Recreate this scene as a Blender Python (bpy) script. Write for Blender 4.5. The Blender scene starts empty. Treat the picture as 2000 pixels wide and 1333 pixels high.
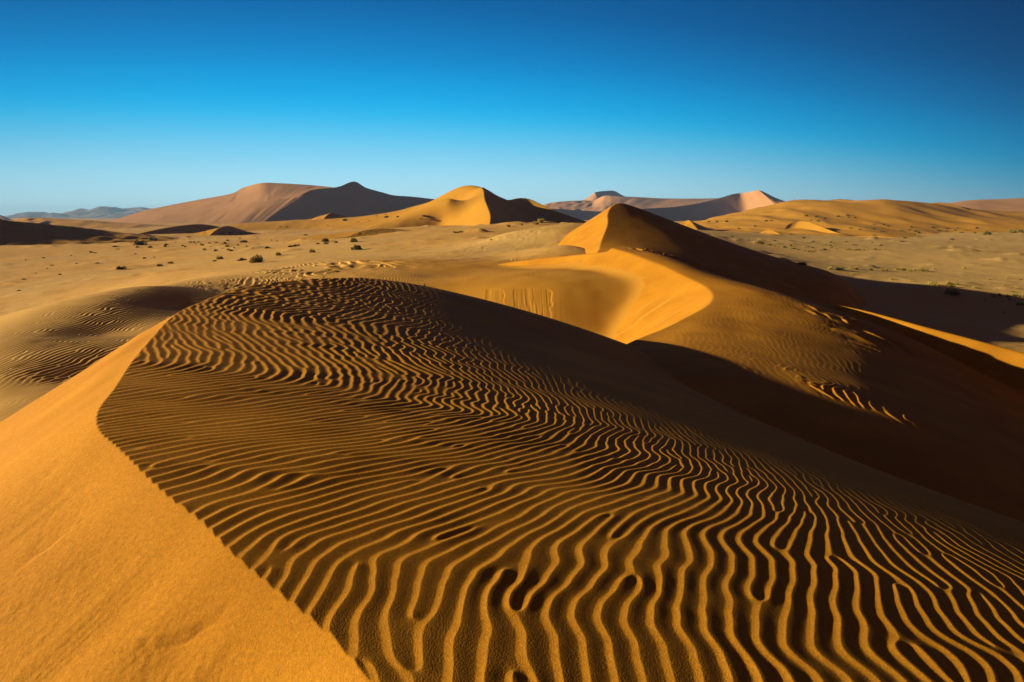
import bpy, math, random
import numpy as np
from math import radians, sin, cos, tan, atan, pi

# ------------------------------------------------------------------ helpers
F = 1333.0                       # focal length in pixels of the 2000 px wide photograph
HORIZON = 423.0
PITCH = atan((666.5 - HORIZON) / F)
EYE = 10.0                       # the camera stands 10 m above world zero
CP, SP = cos(PITCH), sin(PITCH)
SUN_EL, SUN_AZ = radians(13.0), radians(3.0)      # azimuth: how far ahead of due left the sun stands
SUND = np.array([-cos(SUN_AZ) * cos(SUN_EL), sin(SUN_AZ) * cos(SUN_EL), sin(SUN_EL)])   # towards the sun
rng = np.random.default_rng(7)
sc = bpy.context.scene
COL = sc.collection


def P(px, py, Y):
    """world point (relative to the eye) seen at a pixel, at forward distance Y"""
    u = (px - 1000.0) / F
    v = (666.5 - py) / F
    dx, dy, dz = u, CP + v * SP, -SP + v * CP
    k = Y / dy
    return np.array([dx * k, Y, dz * k])


def pts(lst):
    return np.array([P(*p) for p in lst])


def project(x, y, z):
    cx, cy, cz = x, y * SP + z * CP, y * CP - z * SP
    return 1000 + F * cx / cz, 666.5 - F * cy / cz


def sstep(a, b, x):
    t = np.clip((x - a) / (b - a), 0, 1)
    return t * t * (3 - 2 * t)


def smax(a, b, k):
    d = (a - b) / k
    return b + k * np.where(d > 30, d, np.log1p(np.exp(np.minimum(d, 30))))


def smin(a, b, k):
    return -smax(-a, -b, k)


class Spline:
    """natural cubic through (x, y), straight outside"""
    def __init__(self, x, y):
        x, y = np.asarray(x, float), np.asarray(y, float)
        n = len(x); h = np.diff(x)
        A = np.eye(n); r = np.zeros(n)
        for i in range(1, n - 1):
            A[i, i - 1], A[i, i], A[i, i + 1] = h[i - 1], 2 * (h[i - 1] + h[i]), h[i]
            r[i] = 6 * ((y[i + 1] - y[i]) / h[i] - (y[i] - y[i - 1]) / h[i - 1])
        self.x, self.y, self.h, self.M = x, y, h, np.linalg.solve(A, r)

    def __call__(self, q):
        x, y, h, M = self.x, self.y, self.h, self.M
        q = np.asarray(q, float); qc = np.clip(q, x[0], x[-1])
        i = np.clip(np.searchsorted(x, qc) - 1, 0, len(x) - 2)
        a, b, hi = x[i + 1] - qc, qc - x[i], h[i]
        v = M[i] * a**3 / (6 * hi) + M[i + 1] * b**3 / (6 * hi) + (y[i] / hi - M[i] * hi / 6) * a + (y[i + 1] / hi - M[i + 1] * hi / 6) * b
        s0 = (y[1] - y[0]) / h[0] - h[0] * (2 * M[0] + M[1]) / 6
        s1 = (y[-1] - y[-2]) / h[-1] + h[-1] * (2 * M[-1] + M[-2]) / 6
        return v + np.where(q < x[0], (q - x[0]) * s0, 0) + np.where(q > x[-1], (q - x[-1]) * s1, 0)


class TPS:
    """thin plate spline z(x, y) through control points"""
    def __init__(self, p, lam=0.0, scale=1.0, log=False):
        p = np.asarray(p, float)
        self.log, self.s = log, scale
        q = self.tr(p[:, 0], p[:, 1]); n = len(p)
        d = np.hypot(q[:, None, 0] - q[None, :, 0], q[:, None, 1] - q[None, :, 1])
        K = self.k(d) + lam * np.eye(n)
        Q = np.c_[np.ones(n), q]
        A = np.block([[K, Q], [Q.T, np.zeros((3, 3))]])
        self.w = np.linalg.solve(A, np.r_[p[:, 2], 0, 0, 0]); self.q = q

    def tr(self, x, y):
        if self.log:
            r = np.hypot(x, y)
            return np.stack([np.arctan2(x, y), np.log(r)], -1)
        return np.stack([x, y], -1) / self.s

    @staticmethod
    def k(d):
        return np.where(d > 1e-9, d * d * np.log(np.maximum(d, 1e-9)), 0)

    def __call__(self, x, y):
        q = self.tr(np.asarray(x, float), np.asarray(y, float))
        out = self.w[-3] + self.w[-2] * q[..., 0] + self.w[-1] * q[..., 1]
        for i in range(len(self.q)):
            out = out + self.w[i] * self.k(np.hypot(q[..., 0] - self.q[i, 0], q[..., 1] - self.q[i, 1]))
        return out


def catmull(p, n=12):
    p = np.asarray(p, float)
    e = np.vstack([2 * p[0] - p[1], p, 2 * p[-1] - p[-2]])
    out = []
    for i in range(1, len(e) - 2):
        a, b, c, d = e[i - 1], e[i], e[i + 1], e[i + 2]
        for t in np.linspace(0, 1, n, endpoint=False):
            out.append(0.5 * (2 * b + (c - a) * t + (2 * a - 5 * b + 4 * c - d) * t * t + (3 * b - a - 3 * c + d) * t**3))
    out.append(p[-1])
    return np.array(out)


def _near_seg(x, y, c):
    best = np.full(x.shape, 1e18); bi = np.zeros(x.shape, np.int32)
    for i in range(len(c) - 1):
        ax, ay = c[i, 0], c[i, 1]; ux, uy = c[i + 1, 0] - ax, c[i + 1, 1] - ay
        t = np.clip(((x - ax) * ux + (y - ay) * uy) / (ux * ux + uy * uy), 0, 1)
        d2 = (x - ax - t * ux)**2 + (y - ay - t * uy)**2
        m = d2 < best
        best = np.where(m, d2, best); bi = np.where(m, i, bi)
    return bi


def curve_dist(x, y, c, st=6):
    """signed distance (left of the travel direction is positive) to a polyline c (n, 3), its z there and the length along it"""
    n, m = x.shape
    bi = _near_seg(x[::st, ::st], y[::st, ::st], c)
    bi = np.repeat(np.repeat(bi, st, 0), st, 1)[:n, :m]
    seg = np.diff(c[:, :2], axis=0); L = np.r_[0, np.cumsum(np.hypot(seg[:, 0], seg[:, 1]))]
    best = np.full(x.shape, 1e18); sd = np.zeros(x.shape); zz = np.zeros(x.shape); pr = np.zeros(x.shape)
    for k in (0, -1, 1, -2, 2, -3, 3):
        i = np.clip(bi + k, 0, len(c) - 2)
        ax, ay, az = c[i, 0], c[i, 1], c[i, 2]
        ux, uy = seg[i, 0], seg[i, 1]
        t = np.clip(((x - ax) * ux + (y - ay) * uy) / (ux * ux + uy * uy), 0, 1)
        d2 = (x - ax - t * ux)**2 + (y - ay - t * uy)**2
        w = d2 < best - 1e-12
        best = np.where(w, d2, best)
        cr = ux * (y - ay) - uy * (x - ax)
        sd = np.where(w, np.sqrt(d2) * np.where(cr >= 0, 1, -1), sd)
        zz = np.where(w, az + t * (c[i + 1, 2] - az), zz)
        pr = np.where(w, L[i] + t * (L[i + 1] - L[i]), pr)
    return sd, zz, pr


def _cub(n, st):
    """matrix that takes every st-th sample (plus the overhang) to n samples, cubic"""
    nc = (n - 1) // st + 2
    i = np.arange(n) / st; i0 = np.floor(i).astype(int); t = i - i0
    A = np.zeros((n, nc))
    w = [-0.5 * t + t**2 - 0.5 * t**3, 1 - 2.5 * t**2 + 1.5 * t**3, 0.5 * t + 2 * t**2 - 1.5 * t**3, -0.5 * t**2 + 0.5 * t**3]
    for k, wk in zip((-1, 0, 1, 2), w): np.add.at(A, (np.arange(n), np.clip(i0 + k, 0, nc - 1)), wk)
    return A


def coarse(fn, x, y, st=6):
    """a smooth function on a regular grid, worked out on every st-th node and filled in with cubics"""
    n, m = x.shape
    ir = np.arange((n - 1) // st + 2) * st; ic = np.arange((m - 1) // st + 2) * st

    def ext(a):
        a = np.vstack([a, a[-1] + (a[-1] - a[-2])[None] * np.arange(1, st + 1)[:, None]])
        return np.hstack([a, a[:, -1:] + (a[:, -1:] - a[:, -2:-1]) * np.arange(1, st + 1)[None]])
    v = fn(ext(x)[np.ix_(ir, ic)], ext(y)[np.ix_(ir, ic)])
    return _cub(n, st) @ v @ _cub(m, st).T


_G = rng.standard_normal((256, 256))


def noise(x, y, seed=0):
    """smooth value noise, about -1..1, unit wavelength ~ 1"""
    x = x + seed * 17.31; y = y + seed * 5.77
    xi, yi = np.floor(x), np.floor(y)
    fx, fy = x - xi, y - yi
    fx, fy = fx**3 * (fx * (fx * 6 - 15) + 10), fy**3 * (fy * (fy * 6 - 15) + 10)
    xi, yi = xi.astype(np.int64) & 255, yi.astype(np.int64) & 255
    x1, y1 = (xi + 1) & 255, (yi + 1) & 255
    return (_G[xi, yi] * (1 - fx) + _G[x1, yi] * fx) * (1 - fy) + (_G[xi, y1] * (1 - fx) + _G[x1, y1] * fx) * fy


def fbm(x, y, o=4, seed=0, gain=0.5):
    a, s = 1.0, 0
    for i in range(o):
        s = s + a * noise(x, y, seed + i * 3.1); a *= gain
        x, y = 1.62 * x + 1.18 * y, -1.18 * x + 1.62 * y
    return s


class Phasor:
    """a complex narrow-band random wave: its phase has the forks and line ends of wind ripples.
    Tile of N samples, ~n waves; the slow part (carrier removed) is stored and looked up smoothly."""
    def __init__(self, N, waves, spread_k, spread_a, seed, it=6):
        r = np.random.default_rng(seed)
        fx = np.fft.fftfreq(N) * N; KX, KY = np.meshgrid(fx, fx, indexing='ij')
        k = np.hypot(KX, KY) / waves; a = np.arctan2(KY, KX)
        H = np.exp(-0.5 * ((k - 1) / spread_k)**2 - 0.5 * (a / spread_a)**2)
        H[np.abs(a) > 1.3] = 0
        psi = r.standard_normal((N, N)) + 1j * r.standard_normal((N, N))
        for _ in range(it):                           # sharpen: keeps the phase, evens the amplitude, thins out the faults
            psi = np.fft.ifft2(np.fft.fft2(psi) * H)
            psi = psi / (np.abs(psi) + 1e-3 * np.abs(psi).mean())
        psi = np.fft.ifft2(np.fft.fft2(psi) * np.exp(-0.5 * ((k - 1) / (1.6 * spread_k))**2 - 0.5 * (a / (1.5 * spread_a))**2))
        psi /= np.abs(psi).mean()
        i = np.arange(N)
        self.s = psi * np.exp(-2j * pi * waves * i / N)[:, None]
        self.N, self.waves = N, waves

    def __call__(self, u, v):
        """u: phase in cycles across the ripples, v: along them in the same unit -> phase (cycles), amplitude"""
        N = self.N; sx, sy = u * N / self.waves, v * N / self.waves
        xi, yi = np.floor(sx), np.floor(sy); fx, fy = sx - xi, sy - yi
        xi, yi = xi.astype(np.int64) % N, yi.astype(np.int64) % N
        x1, y1 = (xi + 1) % N, (yi + 1) % N
        s = (self.s[xi, yi] * (1 - fx) + self.s[x1, yi] * fx) * (1 - fy) + (self.s[xi, y1] * (1 - fx) + self.s[x1, y1] * fx) * fy
        return u + np.angle(s) / (2 * pi), np.abs(s)


def ripple(ph, amp, lee=0.3, sharp=0.02):
    """asymmetric ripple, 0..1: a steep face for the first `lee` of the cycle and a gentle back"""
    f = ph - np.floor(ph)
    up = f / lee
    dn = (f - lee) / (1 - lee)
    up = 0.3 * up + 0.7 * up**1.7
    dn = 1 - (0.52 * dn + 0.48 * dn * dn * (3 - 2 * dn))
    h = np.where(f < lee, up, dn)
    a = np.clip(amp, 0, 1)
    return 0.4 + (h - 0.4) * a * a * (3 - 2 * a)


def grid_mesh(name, X, Y, Z, mat, attrs=None, kind='structure'):
    n, m = X.shape
    co = np.empty((n * m, 3), np.float32)
    co[:, 0], co[:, 1], co[:, 2] = X.ravel(), Y.ravel(), Z.ravel() + EYE
    idx = np.arange(n * m, dtype=np.int32).reshape(n, m)
    q = np.stack([idx[:-1, :-1], idx[:-1, 1:], idx[1:, 1:], idx[1:, :-1]], -1).reshape(-1, 4)
    a, b, c = co[q[0, 0]], co[q[0, 1]], co[q[0, 3]]
    mid = q[len(q) // 2]
    if np.cross(co[mid[1]] - co[mid[0]], co[mid[3]] - co[mid[0]])[2] < 0:
        q = q[:, ::-1]
    me = bpy.data.meshes.new(name)
    me.vertices.add(n * m); me.vertices.foreach_set('co', co.ravel())
    nq = len(q)
    me.loops.add(nq * 4); me.loops.foreach_set('vertex_index', np.ascontiguousarray(q).ravel())
    me.polygons.add(nq); me.polygons.foreach_set('loop_start', np.arange(0, nq * 4, 4, dtype=np.int32))
    me.polygons.foreach_set('use_smooth', np.ones(nq, bool))
    me.update(calc_edges=True)
    for k, v in (attrs or {}).items():
        at = me.attributes.new(k, 'FLOAT', 'POINT'); at.data.foreach_set('value', np.asarray(v, np.float32).ravel())
    me.materials.append(mat)
    o = bpy.data.objects.new(name, me); COL.objects.link(o)
    if kind: o['kind'] = kind
    return o


def polar(th0, th1, nth, rs):
    th = np.radians(np.linspace(th0, th1, nth))
    R, T = np.meshgrid(rs, th, indexing='ij')
    return R * np.sin(T), R * np.cos(T)
EXPOSURE = 0.65
NEAR_TH, NEAR_K = 1800, 1.0
QUICK = 0.7
SKY_STRENGTH = 0.68
SKY_STOPS = [(0.0, (0.50, 0.78, 0.86)), (0.035, (0.43, 0.76, 0.88)), (0.075, (0.25, 0.65, 0.87)), (0.125, (0.02, 0.49, 0.84)),
             (0.165, (0.0, 0.385, 0.79)), (0.215, (0.0, 0.235, 0.60)), (0.29, (0.0, 0.112, 0.36)), (0.43, (0.0, 0.052, 0.205)), (0.56, (0.0, 0.03, 0.14)), (0.78, (0.05, 0.024, 0.09)), (1.0, (0.065, 0.03, 0.07))]
HAZE = 0.00011
# ------------------------------------------------------------------ camera, sun, sky
cam_d = bpy.data.cameras.new('camera'); cam = bpy.data.objects.new('camera', cam_d); COL.objects.link(cam)
cam.location = (0, 0, EYE); cam.rotation_euler = (pi / 2 - PITCH, 0, 0)
cam_d.sensor_width = 36; cam_d.lens = F / 2000 * 36; cam_d.clip_start = 0.05; cam_d.clip_end = 60000
sc.camera = cam
sun_d = bpy.data.lights.new('sun', 'SUN'); sun = bpy.data.objects.new('sun', sun_d); COL.objects.link(sun)
sun_d.energy = 5.0; sun_d.angle = radians(0.53); sun_d.color = (1.0, 0.84, 0.62)
from mathutils import Vector
sun.rotation_euler = Vector(SUND).to_track_quat('Z', 'Y').to_euler()
W = bpy.data.worlds.new('World'); sc.world = W; W.use_nodes = True
nt = W.node_tree; nt.nodes.clear()


def N(nt, t, **kw):
    n = nt.nodes.new(t)
    for k, v in kw.items():
        if k.startswith('i_'):
            n.inputs[k[2:].replace('_', ' ')].default_value = v
        else:
            setattr(n, k, v)
    return n


sky = N(nt, 'ShaderNodeTexSky', sky_type='NISHITA', sun_disc=False, sun_elevation=SUN_EL,
        sun_rotation=-(pi / 2 - SUN_AZ), altitude=900, air_density=1.0, dust_density=0.2, ozone_density=4.0)
L = nt.links.new
tc = N(nt, 'ShaderNodeTexCoord'); sp = N(nt, 'ShaderNodeSeparateXYZ'); L(tc.outputs['Generated'], sp.inputs[0])


def M(op, a, b=None):
    n = N(nt, 'ShaderNodeMath', operation=op)
    for i, v in enumerate((a, b)):
        if v is None: continue
        if isinstance(v, (int, float)): n.inputs[i].default_value = v
        else: L(v, n.inputs[i])
    return n.outputs[0]


# the clear sky pales in a low band round the horizon, deepest away from the bright bearing
dt = M('ADD', M('MULTIPLY', sp.outputs[0], -0.22), M('MULTIPLY', sp.outputs[1], 0.975))
away = M('SUBTRACT', 1.0, dt)
el = M('MULTIPLY', M('MAXIMUM', sp.outputs[2], 0.0), M('ADD', 1.0, M('MULTIPLY', away, 1.2)))
el = M('ADD', el, M('MULTIPLY', M('MULTIPLY', away, away), 0.45))
rp = N(nt, 'ShaderNodeValToRGB'); L(el, rp.inputs[0])
rp.color_ramp.interpolation = 'B_SPLINE'
cs = SKY_STOPS
while len(rp.color_ramp.elements) < len(cs): rp.color_ramp.elements.new(0.5)
for e, (p, c) in zip(rp.color_ramp.elements, cs): e.position = p; e.color = (*c, 1)
ns = N(nt, 'ShaderNodeVectorMath', operation='SCALE'); L(sky.outputs[0], ns.inputs[0]); ns.inputs['Scale'].default_value = 0.05
mixs = N(nt, 'ShaderNodeMix', data_type='RGBA'); mixs.inputs[0].default_value = 0.985
L(ns.outputs[0], mixs.inputs[6]); L(rp.outputs[0], mixs.inputs[7])
bg = N(nt, 'ShaderNodeBackground'); bg.inputs[1].default_value = SKY_STRENGTH
out = N(nt, 'ShaderNodeOutputWorld')
dim = M('MAXIMUM', M('SUBTRACT', 1.03, M('MULTIPLY', away, 1.5)), 0.35)
fin = N(nt, 'ShaderNodeVectorMath', operation='SCALE'); L(mixs.outputs[2], fin.inputs[0]); L(dim, fin.inputs['Scale'])
L(fin.outputs[0], bg.inputs[0]); L(bg.outputs[0], out.inputs[0])
vs = sc.view_settings; vs.view_transform = 'Standard'; vs.look = 'None'; vs.gamma = 1; vs.use_curve_mapping = False; vs.exposure = EXPOSURE


def sand(name, c1, c2, scale=0.6, bump=0.3, grain=420.0, grain_d=0.0012, attr=None, c3=None, detail_scale=45.0):
    m = bpy.data.materials.new(name); m.use_nodes = True
    t = m.node_tree; L = t.links.new
    p = t.nodes['Principled BSDF']; p.inputs['Roughness'].default_value = 0.9; p.inputs['Specular IOR Level'].default_value = 0.08
    tc = N(t, 'ShaderNodeTexCoord')
    n1 = N(t, 'ShaderNodeTexNoise'); n1.inputs['Scale'].default_value = scale; n1.inputs['Detail'].default_value = 6
    n2 = N(t, 'ShaderNodeTexNoise'); n2.inputs['Scale'].default_value = grain; n2.inputs['Detail'].default_value = 2
    n3 = N(t, 'ShaderNodeTexNoise'); n3.inputs['Scale'].default_value = detail_scale; n3.inputs['Detail'].default_value = 5
    for n in (n1, n2, n3): L(tc.outputs['Object'], n.inputs['Vector'])
    r = N(t, 'ShaderNodeMapRange'); r.inputs[1].default_value = 0.3; r.inputs[2].default_value = 0.7
    L(n1.outputs[0], r.inputs[0])
    mx = N(t, 'ShaderNodeMix', data_type='RGBA'); mx.inputs[6].default_value = (*c1, 1); mx.inputs[7].default_value = (*c2, 1)
    L(r.outputs[0], mx.inputs[0]); col = mx.outputs[2]
    if attr:
        at = N(t, 'ShaderNodeAttribute', attribute_name=attr)
        m3 = N(t, 'ShaderNodeMix', data_type='RGBA'); m3.inputs[7].default_value = (*c3, 1)
        L(at.outputs['Fac'], m3.inputs[0]); L(col, m3.inputs[6]); col = m3.outputs[2]
    g = N(t, 'ShaderNodeMapRange'); g.inputs[1].default_value = 0.25; g.inputs[2].default_value = 0.75; g.inputs[3].default_value = 0.8; g.inputs[4].default_value = 1.2
    L(n2.outputs[0], g.inputs[0])
    g3 = N(t, 'ShaderNodeMapRange'); g3.inputs[1].default_value = 0.25; g3.inputs[2].default_value = 0.75; g3.inputs[3].default_value = 0.84; g3.inputs[4].default_value = 1.16
    L(n3.outputs[0], g3.inputs[0])
    mu = N(t, 'ShaderNodeMath', operation='MULTIPLY'); L(g.outputs[0], mu.inputs[0]); L(g3.outputs[0], mu.inputs[1])
    sm = N(t, 'ShaderNodeVectorMath', operation='SCALE'); L(col, sm.inputs[0]); L(mu.outputs[0], sm.inputs['Scale'])
    L(sm.outputs[0], p.inputs['Base Color'])
    if bump:
        b = N(t, 'ShaderNodeBump'); b.inputs['Strength'].default_value = bump; b.inputs['Distance'].default_value = grain_d
        L(n2.outputs[0], b.inputs['Height']); L(b.outputs[0], p.inputs['Normal'])
    return m
# ------------------------------------------------------------------ the rippled dune in front
SAND_NEAR = sand('orange_sand', (0.64, 0.278, 0.018), (0.50, 0.208, 0.012), grain=140.0, grain_d=0.0035, bump=0.55)
XT = Spline([1.5, 2.2, 3.5, 6.2, 9.0, 12.2, 15.0, 19.0, 26.0], [4.6, 4.1, 3.15, 1.35, -0.4, -1.8, -2.4, -2.4, -2.0])
ZT = Spline([1.5, 2.2, 3.5, 6.2, 9.0, 12.2, 15.0, 19.0, 23.0, 28.0], [-2.20, -2.17, -2.07, -1.99, -1.88, -1.80, -1.79, -1.92, -3.0, -5.8])


def dune_top(x, y):
    e = x - XT(y)
    k, m0 = 0.030, 0.207
    # slope m = m0 + k e, held between 0.05 and 0.42
    e1, e2 = (0.04 - m0) / k, (0.42 - m0) / k
    ec = np.clip(e, e1, e2)
    d = m0 * ec + 0.5 * k * ec * ec + np.where(e < e1, (e - e1) * 0.04, 0) + np.where(e > e2, (e - e2) * 0.42, 0)
    return ZT(y) - d


def on_surface(px, py, fn, y0, y1, n=4000):
    Y = np.exp(np.linspace(math.log(y0), math.log(y1), n))
    p = P(px, py, 1.0)
    h = fn(p[0] * Y, Y) - p[2] * Y
    i = np.argmax(h > 0)
    return np.array([p[0] * Y[i], Y[i], p[2] * Y[i]])


crest_px = [(735, 1333), (650, 1240), (560, 1165), (460, 1080), (400, 1020), (340, 975), (290, 930), (240, 880), (203, 847),
            (192, 822), (200, 795), (230, 755), (262, 705), (300, 660), (335, 622), (365, 603), (402, 588), (440, 573), (480, 562), (520, 554), (560, 549.5), (610, 546), (660, 544), (710, 543.5)]
crest = np.array([on_surface(a, b, dune_top, 1.0, 30) for a, b in crest_px])
print('crest', np.round(crest, 2).tolist())
pre = [crest[0] + (crest[0] - crest[2]) * k for k in (2.0, 0.8)]
for p in pre: p[2] = dune_top(p[0], p[1])
ex = []
for dx, dy in ((0.6, 0.7), (1.5, 1.6), (3.2, 3.0), (6.0, 4.5), (10.0, 6.0)):
    x, y = crest[-1][0] + dx, crest[-1][1] + dy
    ex.append([x, y, float(dune_top(np.array(x), np.array(y)))])
crest = catmull(np.vstack([pre, crest, ex]), 6)

th = np.linspace(-56, 52, NEAR_TH)
rs = [1.1]
while rs[-1] < 34:
    r = rs[-1]
    rs.append(r + np.clip(r * r / 2250 * NEAR_K, 0.007 * NEAR_K, 0.05 * NEAR_K))
X, Y = polar(-56, 52, NEAR_TH, np.array(rs))
print('near grid', X.shape)
T = coarse(dune_top, X, Y)
S_ = 0.9 * X + 0.43 * Y
# ripple phase (cycles across) : runs across x, with the bend towards the left brink


def phase(X, Y):
    lam = 0.108 + 0.052 * sstep(5.5, 11, Y)
    wx = 0.052 * noise(X * 0.7, Y * 1.5, 1) + 0.034 * noise(X * 1.1, Y * 3.3, 2) + 0.009 * noise(X * 2.4, Y * 7.0, 4) + 0.18 * noise(X * 0.3, Y * 0.3, 3)
    gx = 1 - sstep(-2.0, 6.0, X)
    bend = 2.8 * sstep(2.4, 6.2, Y + 0.10 * X) * gx
    return (X - bend + wx) / lam


U = phase(X, Y)
e_ = 0.02
grad = np.hypot((phase(X + e_, Y) - U) / e_, (phase(X, Y + e_) - U) / e_)
wl = np.clip(1 / np.maximum(grad, 1.0), 0.03, 0.2)                      # local wavelength sets the height
ph, am = Phasor(1024, 128, 0.21, 0.42, 11, it=4)(U, Y / 0.14)
h = ripple(ph, 1.25 * am / (am + 0.22), 0.30)
amp = wl * (0.078 - 0.010 * sstep(0.5, 3.0, S_) + 0.012 * noise(X * 0.8, Y * 0.8, 9) + 0.008 * noise(X * 3.1, Y * 2.3, 10)) * (1 - 0.8 * sstep(4.2, 7.0, S_))
T2 = T + h * amp
sd, zc, pr = curve_dist(X, Y, crest)
slip = zc - 0.625 * sd


def slip_fn(x, y):
    s_, z_, _ = curve_dist(np.atleast_2d(x), np.atleast_2d(y), crest, 1)
    return (z_ - 0.625 * s_).ravel()


dn = sstep(0, 0.4, sd)
flow = pr + 0.10 * noise(pr * 0.8, sd * 0.5, 25)
slip = slip + dn * (0.045 * noise(pr * 0.45, sd * 0.25, 21) + 0.008 * noise(flow * 3.0, sd * 0.35, 22) + 0.0015 * noise(flow * 12, sd * 1.0, 23) + 0.0006 * fbm(X * 34, Y * 34, 2, 24))
# small slides: each leaves a low scarp on its upper side
for line, hh, ww in ([[(498, 1140), (440, 1180), (382, 1212), (330, 1232), (288, 1252), (225, 1290), (160, 1335)], 0.020, 0.16], [[(0, 1132), (60, 1095), (112, 1057), (160, 1020), (205, 985)], 0.012, 0.12], [[(60, 960), (130, 905), (190, 868)], 0.010, 0.12],
                     [[(120, 1210), (190, 1150), (232, 1130)], 0.008, 0.08], [[(330, 1330), (400, 1270), (432, 1262)], 0.012, 0.08], [[(60, 1290), (150, 1230), (190, 1195)], 0.008, 0.07], [[(500, 1280), (560, 1230), (600, 1222)], 0.010, 0.08]):
    lc = catmull([on_surface(a, b, slip_fn, 1.2, 12, 700) for a, b in line], 6)
    d_, _, q_ = curve_dist(X, Y, lc)
    d_ = d_ + 0.03 * noise(q_ * 5, d_ * 2, 26) + 0.012 * noise(q_ * 17, d_ * 3, 27)
    tl = sstep(0, 0.3, q_) * (1 - sstep(q_.max() - 0.4, q_.max() - 0.02, q_))
    slip = slip - dn * tl * 2.8 * hh * (0.9 * np.where(d_ > 0, np.exp(-d_ / ww), 0) * sstep(0, 0.02, d_) + 0.5 * np.exp(-(d_ / 0.014)**2)) * np.clip(0.7 + noise(q_ * 3, d_ * 0, 28), 0, 1.5) * (np.abs(d_) < 1.5)
slip = smax(slip, -7.6 + 0 * X, 0.35)
Z = np.where(sd > -1.0, np.minimum(T2, slip + 0.012), T2)
ob = grid_mesh('rippled_dune', X, Y, Z, SAND_NEAR)
# ------------------------------------------------------------------ the plain and the saddle behind the rippled dune
G_PTS = [
    # left: the trough and the fine-rippled flank that falls to the right
    (-400, 760, 24), (0, 800, 17.5), (0, 741, 20), (165, 738, 21), (330, 690, 24), (420, 640, 28), (-300, 880, 17), (150, 800, 17.5),
    (0, 674, 24), (105, 641, 27.5), (224, 587, 33), (297, 560, 38), (385, 547, 45), (470, 534, 50), (560, 525, 52), (-200, 745, 22),
    (200, 655, 27.4), (350, 603, 34.6), (450, 570, 41), (-300, 720, 28), (-150, 660, 35), (-50, 630, 44),
    (0, 620, 56), (150, 590, 58), (300, 545, 62), (420, 527, 64), (0, 645, 42), (120, 605, 50),
    # bench left of the crescent
    (650, 515, 55), (760, 507, 58), (900, 506, 59), (1000, 504, 60), (900, 536, 45), (1000, 530, 44), (1040, 523, 49), (1000, 514, 51), (960, 515, 51), (1110, 527, 43.5), (750, 545, 42),
    (1100, 548, 36.6), (950, 556, 37.5), (1300, 545, 38), (1400, 545, 38), (1200, 530, 43), (1300, 530, 44), (700, 700, 26), (900, 700, 27), (1100, 700, 27), (1200, 690, 27), (500, 690, 27),
    # plain
    (507, 514, 74), (0, 560, 82), (0, 520, 115), (0, 480, 185), (300, 520, 100), (300, 480, 170), (500, 462, 260), (700, 480, 105), (700, 455, 220), (900, 480, 88), (900, 455, 210),
    (1000, 490, 68), (1112, 480, 63), (1118, 457, 76), (1122, 437, 90), (1060, 482, 72), (1060, 456, 98), (1050, 440, 135), (1000, 446, 130), (1060, 443, 190), (1120, 436, 150), (1200, 440, 200), (1030, 441, 300), (-600, 520, 115), (-600, 480, 200),
    (0, 450, 420), (300, 445, 520), (500, 441, 650), (1000, 438, 700), (1700, 440, 700), (2300, 440, 700),
    # right: under the ridge and the pan
    (1300, 545, 70), (1450, 570, 66), (1600, 560, 78), (1700, 548, 88), (1800, 560, 82), (1960, 606, 71), (1800, 592, 75), (1700, 600, 64), (1900, 640, 58), (2000, 662, 54), (1800, 632, 56), (2100, 670, 54), (1800, 760, 36), (2400, 700, 44),
    (1500, 490, 150), (1700, 500, 145), (1900, 500, 145), (2000, 540, 100), (1850, 530, 112), (1600, 462, 300), (1900, 459, 310), (2300, 480, 200),
    (-600, 428, 2500), (300, 428, 2500), (1000, 428, 2500), (2300, 428, 2500), (-600, 426, 9000), (600, 426, 9000), (2300, 426, 9000),
    (1500, 700, 24), (2200, 1000, 14), (-1200, 900, 18),
]
gp = pts(G_PTS)
G0 = TPS(gp, lam=2e-4, log=True)
rim_b = pts([(1420, 545, 36.2), (1300, 546, 36.4), (1185, 546.5, 36.6), (1130, 547, 36.6), (1077, 551, 36.6), (1000, 553.5, 37), (950, 556, 37.5), (900, 560, 38), (850, 566, 38.2)])
for p in rim_b: p[2] = G0(p[0], p[1])
rim_b = catmull(rim_b, 8)


def ground(x, y, wall=True):
    g = coarse(G0, x, y)
    if wall:
        sd, zc, pr = curve_dist(x, y, rim_b)
        w = np.where((sd > -1.5) & (x > -9) & (x < 22) & (y < 50), zc - 0.60 * (sd - 0.25) + 12 * np.maximum(-5 - x, 0), 1e3)
        g = smax(smin(g, w, 0.3), -6.2 - 6 * sstep(9, 14, x) - 6 * (1 - sstep(-8, -4, x)), 0.3)
    return g


PH_FINE = Phasor(512, 64, 0.13, 0.22, 23, it=8)
PH_MID = Phasor(512, 64, 0.25, 0.45, 29, it=3)


def wind_ripples(x, y, lam, warp=0.35, lean=0.0, prof=0.3, ph=None, seed=41):
    w = warp * lam * (2.2 * noise(x / (7 * lam), y / (9 * lam), seed) + 0.9 * noise(x / (2.6 * lam), y / (3 * lam), seed + 1))
    f, a = (ph or PH_FINE)((x + lean * y + w) / lam, (y - lean * x) / lam)
    return ripple(f, 1.25 * a / (a + 0.22), prof)


def spot(x, y, px, py, Yd, rx, ry, rot=0.0):
    c = P(px, py, Yd); dx, dy = x - c[0], y - c[1]
    u, v = dx * cos(rot) + dy * sin(rot), -dx * sin(rot) + dy * cos(rot)
    return np.exp(-((u / rx)**2 + (v / ry)**2)**1.5)


def masked(k, fn, x, y, *a):
    """fn only where the mask k shows"""
    o = np.zeros(x.shape); m = k > 0.01
    if m.any(): o[m] = fn(x[m], y[m], *a)
    return o * k


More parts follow.
